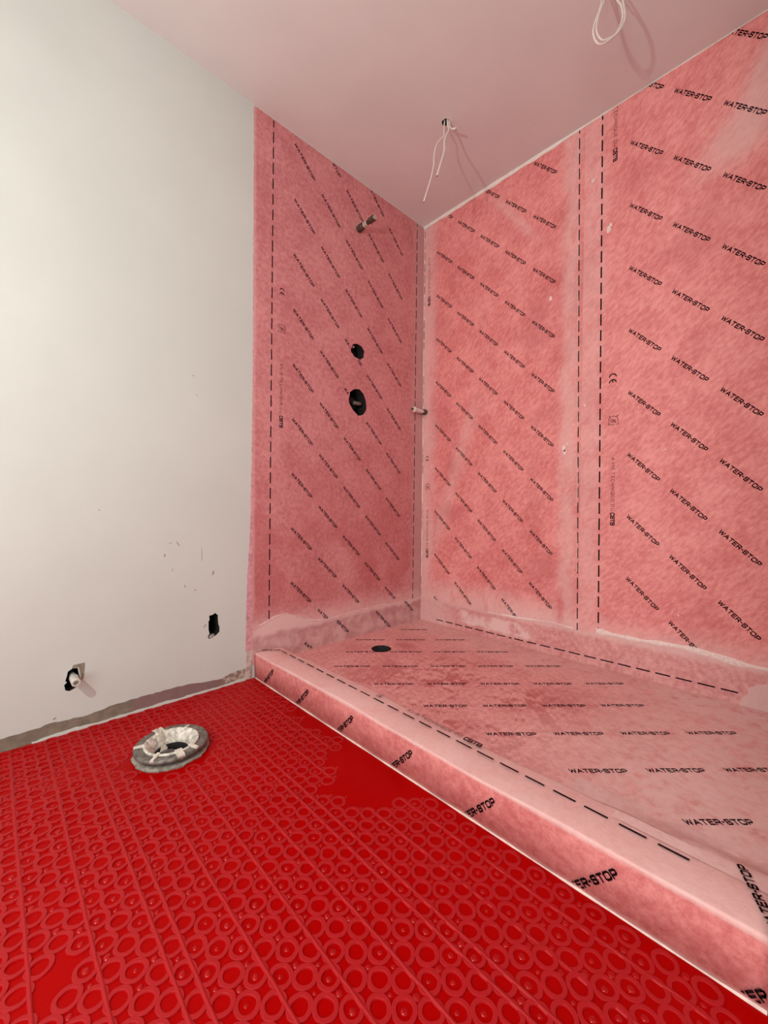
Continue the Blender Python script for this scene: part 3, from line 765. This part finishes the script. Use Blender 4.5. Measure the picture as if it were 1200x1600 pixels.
# ------------------------------------------------------------------ waste flange on the red floor
fl = empty('waste_flange', (FX, FY, 0))
tag(fl, 'round grey waste flange with white plastic ring sticking out of the red floor', 'pipe flange')
metal = plain('mortar_smeared_metal', (0.20, 0.175, 0.155), .5, .35, var=.45, scale=70, bump=.5)
mortar = plain('grey_mortar', (0.34, 0.29, 0.25), .9, var=.35, scale=110, bump=.6)
rj = random.Random(3); jl = [rj.uniform(-.035, .025) for _ in range(48)]
bm = bmesh.new(); ring_lathe(bm, [(.101, .0002), (.103, .005), (.094, .007), (.064, .007), (.064, .0002)], 48, jit=lambda k, i: jl[i]*(k < 2)); obj('mortar_rim', bm, mortar, fl)
bm = bmesh.new(); ring_lathe(bm, [(.072, .006), (.072, .021), (.064, .021), (.064, .006)], 40); obj('gap_shade_ring', bm, plain('gap_shade_black', (.015, .013, .012), .6), fl)  # black ring standing in for the shade in the gap under the clamp ring
jm = [rj.uniform(-.008, .008) for _ in range(56)]
bm = bmesh.new(); ring_lathe(bm, [(.0975, .0185), (.0990, .021), (.0985, .0275), (.095, .0295), (.074, .028), (.071, .022), (.068, .0185)], 56, jit=lambda k, i: jm[i]); obj('clamp_ring', bm, metal, fl, True)
bm = bmesh.new(); ring_lathe(bm, [(.073, .022), (.0745, .031), (.071, .0335), (.067, .031), (.0475, .004), (.046, -.05), (.049, -.05), (.0525, .002)], 48); obj('inner_ring', bm, plain('spattered_white_plastic', (0.66, 0.60, 0.53), .5, var=.4, scale=90), fl, True)
bm = bmesh.new(); ring_lathe(bm, [(.0455, .001), (.0455, -.045), (.0440, -.045), (.0435, -.001)], 32); obj('pipe_liner', bm, dark, fl, True)
bm = bmesh.new(); lathe(bm, [(.0455, -.055), (.0455, -.045)], 32); obj('pipe_bottom', bm, dark, fl)
for (ang, r0, r1, ww) in ((224, .066, .099, .009), (268, .064, .098, .019), (297, .066, .097, .009), (160, .07, .098, .007), (40, .068, .088, .007), (93, .068, .1, .009)):
    bm = bmesh.new(); M = Matrix.Rotation(math.radians(ang), 4, 'Z')
    vs8 = add_box(bm, r0, r1, -ww/2, ww/2, .0275, .035)
    for v in vs8:
        v.co.z -= .0025*(v.co.x > (r0+r1)/2); v.co = M @ v.co
    obj('tab', bm, white_plastic, fl)
# plaster bridge across the opening at the back left
bm = bmesh.new(); M = Matrix.Rotation(math.radians(104), 4, 'Z')
pts = [(.098, .033), (.074, .037), (.062, .02), (.050, -.004), (.040, -.012)]
rows = []
for k, (r, z) in enumerate(pts):
    ww = (.007, .009, .013, .015, .012)[k]
    rows.append([bm.verts.new(M @ V((r+dr_, s*ww, z+dz_))) for s, dr_, dz_ in ((-1, 0, 0), (-.6, -.006, .004), (.6, -.006, .004), (1, 0, 0))])
for A, B in zip(rows[:-1], rows[1:]):
    for k in range(3): bm.faces.new((A[k], B[k], B[k+1], A[k+1]))
bmesh.ops.recalc_face_normals(bm, faces=bm.faces[:])
obj('plaster_lump', bm, plain('old_plaster', (0.62, 0.54, 0.46), .9, var=.3, scale=120, bump=.6), fl)
bm = bmesh.new(); lathe(bm, [(.0, -.03), (.026, -.022), (.03, -.01), (.022, .0), (.0, .004)], 16, Matrix.Translation((-.012, -.004, 0)), caps=False); bmesh.ops.remove_doubles(bm, verts=bm.verts[:], dist=1e-5)
obj('debris_lump', bm, plain('grey_rubble', (0.10, 0.09, 0.085), .7, var=.5, scale=90, bump=.8), fl, True)

# ------------------------------------------------------------------ pipes and valve bodies
brass = plain('tarnished_brass', (0.105, 0.075, 0.055), .5, .5, var=.55, scale=160, bump=.4)
ptfe = plain('white_thread_tape', (0.80, 0.70, 0.64), .6, var=.12, scale=200, bump=.4)
old_tape = plain('grubby_thread_tape', (0.50, 0.40, 0.35), .6, var=.4, scale=200, bump=.4)
chrome = plain('satin_chrome', (0.80, 0.78, 0.72), .3, .35, var=.06)
def out_of_left(x, z): return Matrix.Translation((x, YL, z)) @ Matrix.Rotation(math.radians(90), 4, 'X')     # local Z = -y
def out_of_right(y, z): return Matrix.Translation((XR, y, z)) @ Matrix.Rotation(math.radians(-90), 4, 'Y')   # local Z = -x
def stub(name, label, M, parts):
    e = empty(name, M.translation); tag(e, label, 'pipe')
    L = Matrix.Translation(-M.translation) @ M
    for nm, prof_, seg, mt, jit in parts:
        bm = bmesh.new(); lathe(bm, prof_, seg, L, jit); bmesh.ops.recalc_face_normals(bm, faces=bm.faces[:]); obj(nm, bm, mt, e)
    return e
wob = lambda k, i: .05*math.sin(i*2.3+k*1.7)
stub('shower_pipe', 'tarnished brass pipe stub high on the wall under the ceiling', out_of_left(1.367, 2.150), [
    ('base_nut', [(.0175, 0), (.018, .004), (.018, .034), (.014, .037)], 6, brass, None),
    ('thread_tape', [(.0105, .043), (.0135, .046), (.0115, .052), (.0105, .056), (.0140, .060), (.0125, .067), (.0105, .070)], 14, old_tape, wob),
    ('thread', [(.0108, .034), (.0108, .085)], 12, brass, None),
    ('end_nut', [(.0125, .082), (.0145, .088), (.0145, .098), (.0135, .101), (.0145, .104), (.0145, .121), (.012, .124)], 8, brass, None),
    ('end_ring', [(.0105, .124), (.0105, .128), (.008, .128)], 14, old_tape, None)])
stub('outlet_pipe', 'small pipe stub wrapped in white tape in the corner of the right wall', out_of_right(1.612, 1.296), [
    ('base_nut', [(.0165, 0), (.0175, .006), (.0165, .022), (.012, .026)], 7, brass, None),
    ('thread', [(.0085, .024), (.0085, .118)], 12, brass, None),
    ('thread_tape', [(.0095, .026), (.0105, .035), (.0115, .05), (.0125, .062), (.0125, .08), (.0145, .094), (.0165, .103), (.0125, .112), (.011, .115)], 14, ptfe, wob)])
e = stub('supply_pipe', 'short chrome water pipe in a hole at the foot of the white wall', Matrix.Translation((.192, YL, .176)) @ Matrix.Rotation(math.radians(90), 4, 'X') @ Matrix.Translation((0, 0, -.03)), [
    ('tube', [(.0088, -.05), (.0088, .052)], 16, chrome, None),
    ('hex_nut', [(.0122, .04), (.0122, .092), (.0108, .095), (.0075, .095), (.0075, .07)], 14, chrome, None)])
bm = bmesh.new(); lathe(bm, [(.0098, -.05), (.0105, -.012), (.009, -.008)], 14, Matrix.Translation((-.0085, .03, -.022)) @ Matrix.Rotation(math.radians(90), 4, 'X')); bmesh.ops.recalc_face_normals(bm, faces=bm.faces[:])
obj('capped_pipe', bm, plain('dark_pipe', (.02, .012, .012), .35), e)
for nm, x, z, r, lab in (('diverter_valve', 1.368, 1.528, .024, 'dark valve body in the upper of two holes in the pink wall'), ('mixer_valve', 1.37, 1.27, .03, 'dark valve body with a shiny cartridge in the lower hole of the pink wall')):
    e = empty(nm, (x, YL+.06, z)); tag(e, lab, 'valve')
    L = Matrix.Rotation(math.radians(90), 4, 'X')
    bm = bmesh.new(); lathe(bm, [(r*1.3, -.045), (r*1.3, .0), (r, .004), (r, .016)], 20, L); body = obj('body', bm, plain('black_rubber', (.008, .008, .008), .4), e)
    if nm == 'mixer_valve':
        bm = bmesh.new(); lathe(bm, [(.009, 0), (.0105, .002), (.0105, .044), (.008, .05), (.0, .05)], 16, Matrix.Translation((-.012, -.040, -.004)) @ Matrix.Rotation(math.radians(86), 4, 'Y')); bmesh.ops.recalc_face_normals(bm, faces=bm.faces[:])
        obj('cartridge', bm, plain('dull_steel', (.22, .21, .19), .25, .6), body, True)
    else:
        bm = bmesh.new(); lathe(bm, [(.006, 0), (.006, .012)], 10, Matrix.Translation((-.012, -.03, .026)) @ L); obj('screw', bm, chrome, body)
# mortar crumbs in the socket hole
e = empty('socket_box', (.64, YL+.06, .25)); tag(e, 'black empty socket opening low in the white wall beside the curb', 'socket opening')
bm = bmesh.new(); add_box(bm, -.024, .026, -.006, .045, -.047, .057)
bm.faces.ensure_lookup_table(); bmesh.ops.delete(bm, geom=[f for f in bm.faces if f.calc_center_median().y < -.005], context='FACES'); bmesh.ops.recalc_face_normals(bm, faces=bm.faces[:])
obj('box', bm, plain('black_box_plastic', (.008, .008, .012), .4), e)
bm = bmesh.new(); rj = random.Random(5)
lathe(bm, [(.0, .0), (.018, .001), (.012, .008), (.0, .011)], 9, Matrix.Translation((-.004, -.045, -.042)), lambda k, i: rj.uniform(-.3, .3), caps=False); bmesh.ops.remove_doubles(bm, verts=bm.verts[:], dist=1e-5)
obj('mortar_crumbs', bm, plain('crumb_grey', (0.45, 0.38, 0.34), .9, var=.3), e)

# ------------------------------------------------------------------ lamp leads from the ceiling
cable = plain('cream_cable', (0.80, 0.70, 0.64), .45, var=.04)
copper = plain('dull_wire_end', (0.25, 0.14, 0.10), .5, .5)
def lead(name, label, x, y):
    e = empty(name, (x, y, ZC)); tag(e, label, 'cable'); return e
def strand(nm, pts, r, e, tip=True):
    o0 = e.location; bm = bmesh.new(); tube(bm, [V(p)-o0 for p in pts], r); bmesh.ops.recalc_face_normals(bm, faces=bm.faces[:]); so = obj(nm, bm, cable, e, True)
    if tip:
        d = (V(pts[-1])-V(pts[-2])).normalized(); bm = bmesh.new(); tube(bm, [V(pts[-1])-o0-d*.001, V(pts[-1])-o0+d*.006], r*.55, 8, 1); obj('wire_end', bm, copper, so)
e = lead('lamp_cable', 'pair of loose cream cable ends hanging from a hole in the ceiling', 1.432, 1.131)
strand('thin_wire', [(1.431, 1.1343, 2.44), (1.4239, 1.1323, 2.3866), (1.4161, 1.1282, 2.3515), (1.4101, 1.1241, 2.3216), (1.3953, 1.1301, 2.3026), (1.3802, 1.1352, 2.2791), (1.3689, 1.1356, 2.2493), (1.3601, 1.134, 2.2199), (1.3536, 1.1303, 2.1909), (1.3504, 1.1269, 2.1716), (1.339, 1.1245, 2.1332), (1.3285, 1.1228, 2.0998), (1.3055, 1.1225, 2.0381), (1.2828, 1.122, 1.9773)], .0031, e)
strand('thick_wire', [(1.438, 1.1271, 2.44), (1.4275, 1.116, 2.3743), (1.4213, 1.104, 2.345), (1.4049, 1.1008, 2.3152), (1.3866, 1.0974, 2.2823), (1.371, 1.0891, 2.2447), (1.3586, 1.078, 2.2077), (1.3391, 1.0693, 2.1646), (1.3144, 1.061, 2.1157), (1.2936, 1.0532, 2.0737), (1.2739, 1.0461, 2.0351)], .0044, e)
strand('short_wire', [(1.442, 1.124, 2.44), (1.436, 1.112, 2.372), (1.432, 1.095, 2.348), (1.436, 1.080, 2.343), (1.433, 1.077, 2.336)], .0042, e)
e = lead('lamp_cable', 'coiled double loop of thin cream cable hanging from the ceiling, cut by the top edge', 1.412, .489)
strand('outer_loop', [(1.4177, .4829, 2.45), (1.4115, .4879, 2.3758), (1.4074, .491, 2.345), (1.4021, .4954, 2.3139), (1.3932, .5031, 2.2828), (1.3879, .5075, 2.2565), (1.3866, .5084, 2.2398), (1.3902, .5045, 2.2184), (1.3977, .4969, 2.2053), (1.4071, .4878, 2.2042), (1.4173, .4781, 2.2113), (1.4312, .4652, 2.2258), (1.4451, .4524, 2.2451), (1.4547, .4438, 2.2667), (1.46, .4393, 2.2906), (1.4579, .442, 2.321), (1.4509, .4497, 2.3618), (1.4293, .4714, 2.4025), (1.4192, .4815, 2.45)], .0031, e, False)
strand('inner_loop', [(1.409, .4929, 2.45), (1.4188, .4808, 2.3758), (1.4134, .4852, 2.345), (1.4054, .4922, 2.3186), (1.3974, .499, 2.2851), (1.3937, .5017, 2.2516), (1.3986, .4964, 2.2278), (1.4079, .4871, 2.2159), (1.4208, .475, 2.2209), (1.4347, .4621, 2.2319), (1.4443, .4533, 2.2499), (1.4522, .4464, 2.2763), (1.455, .4443, 2.3002), (1.4509, .4489, 2.3287), (1.4425, .4574, 2.3454), (1.4336, .467, 2.3862), (1.4212, .4815, 2.45)], .0031, e, False)
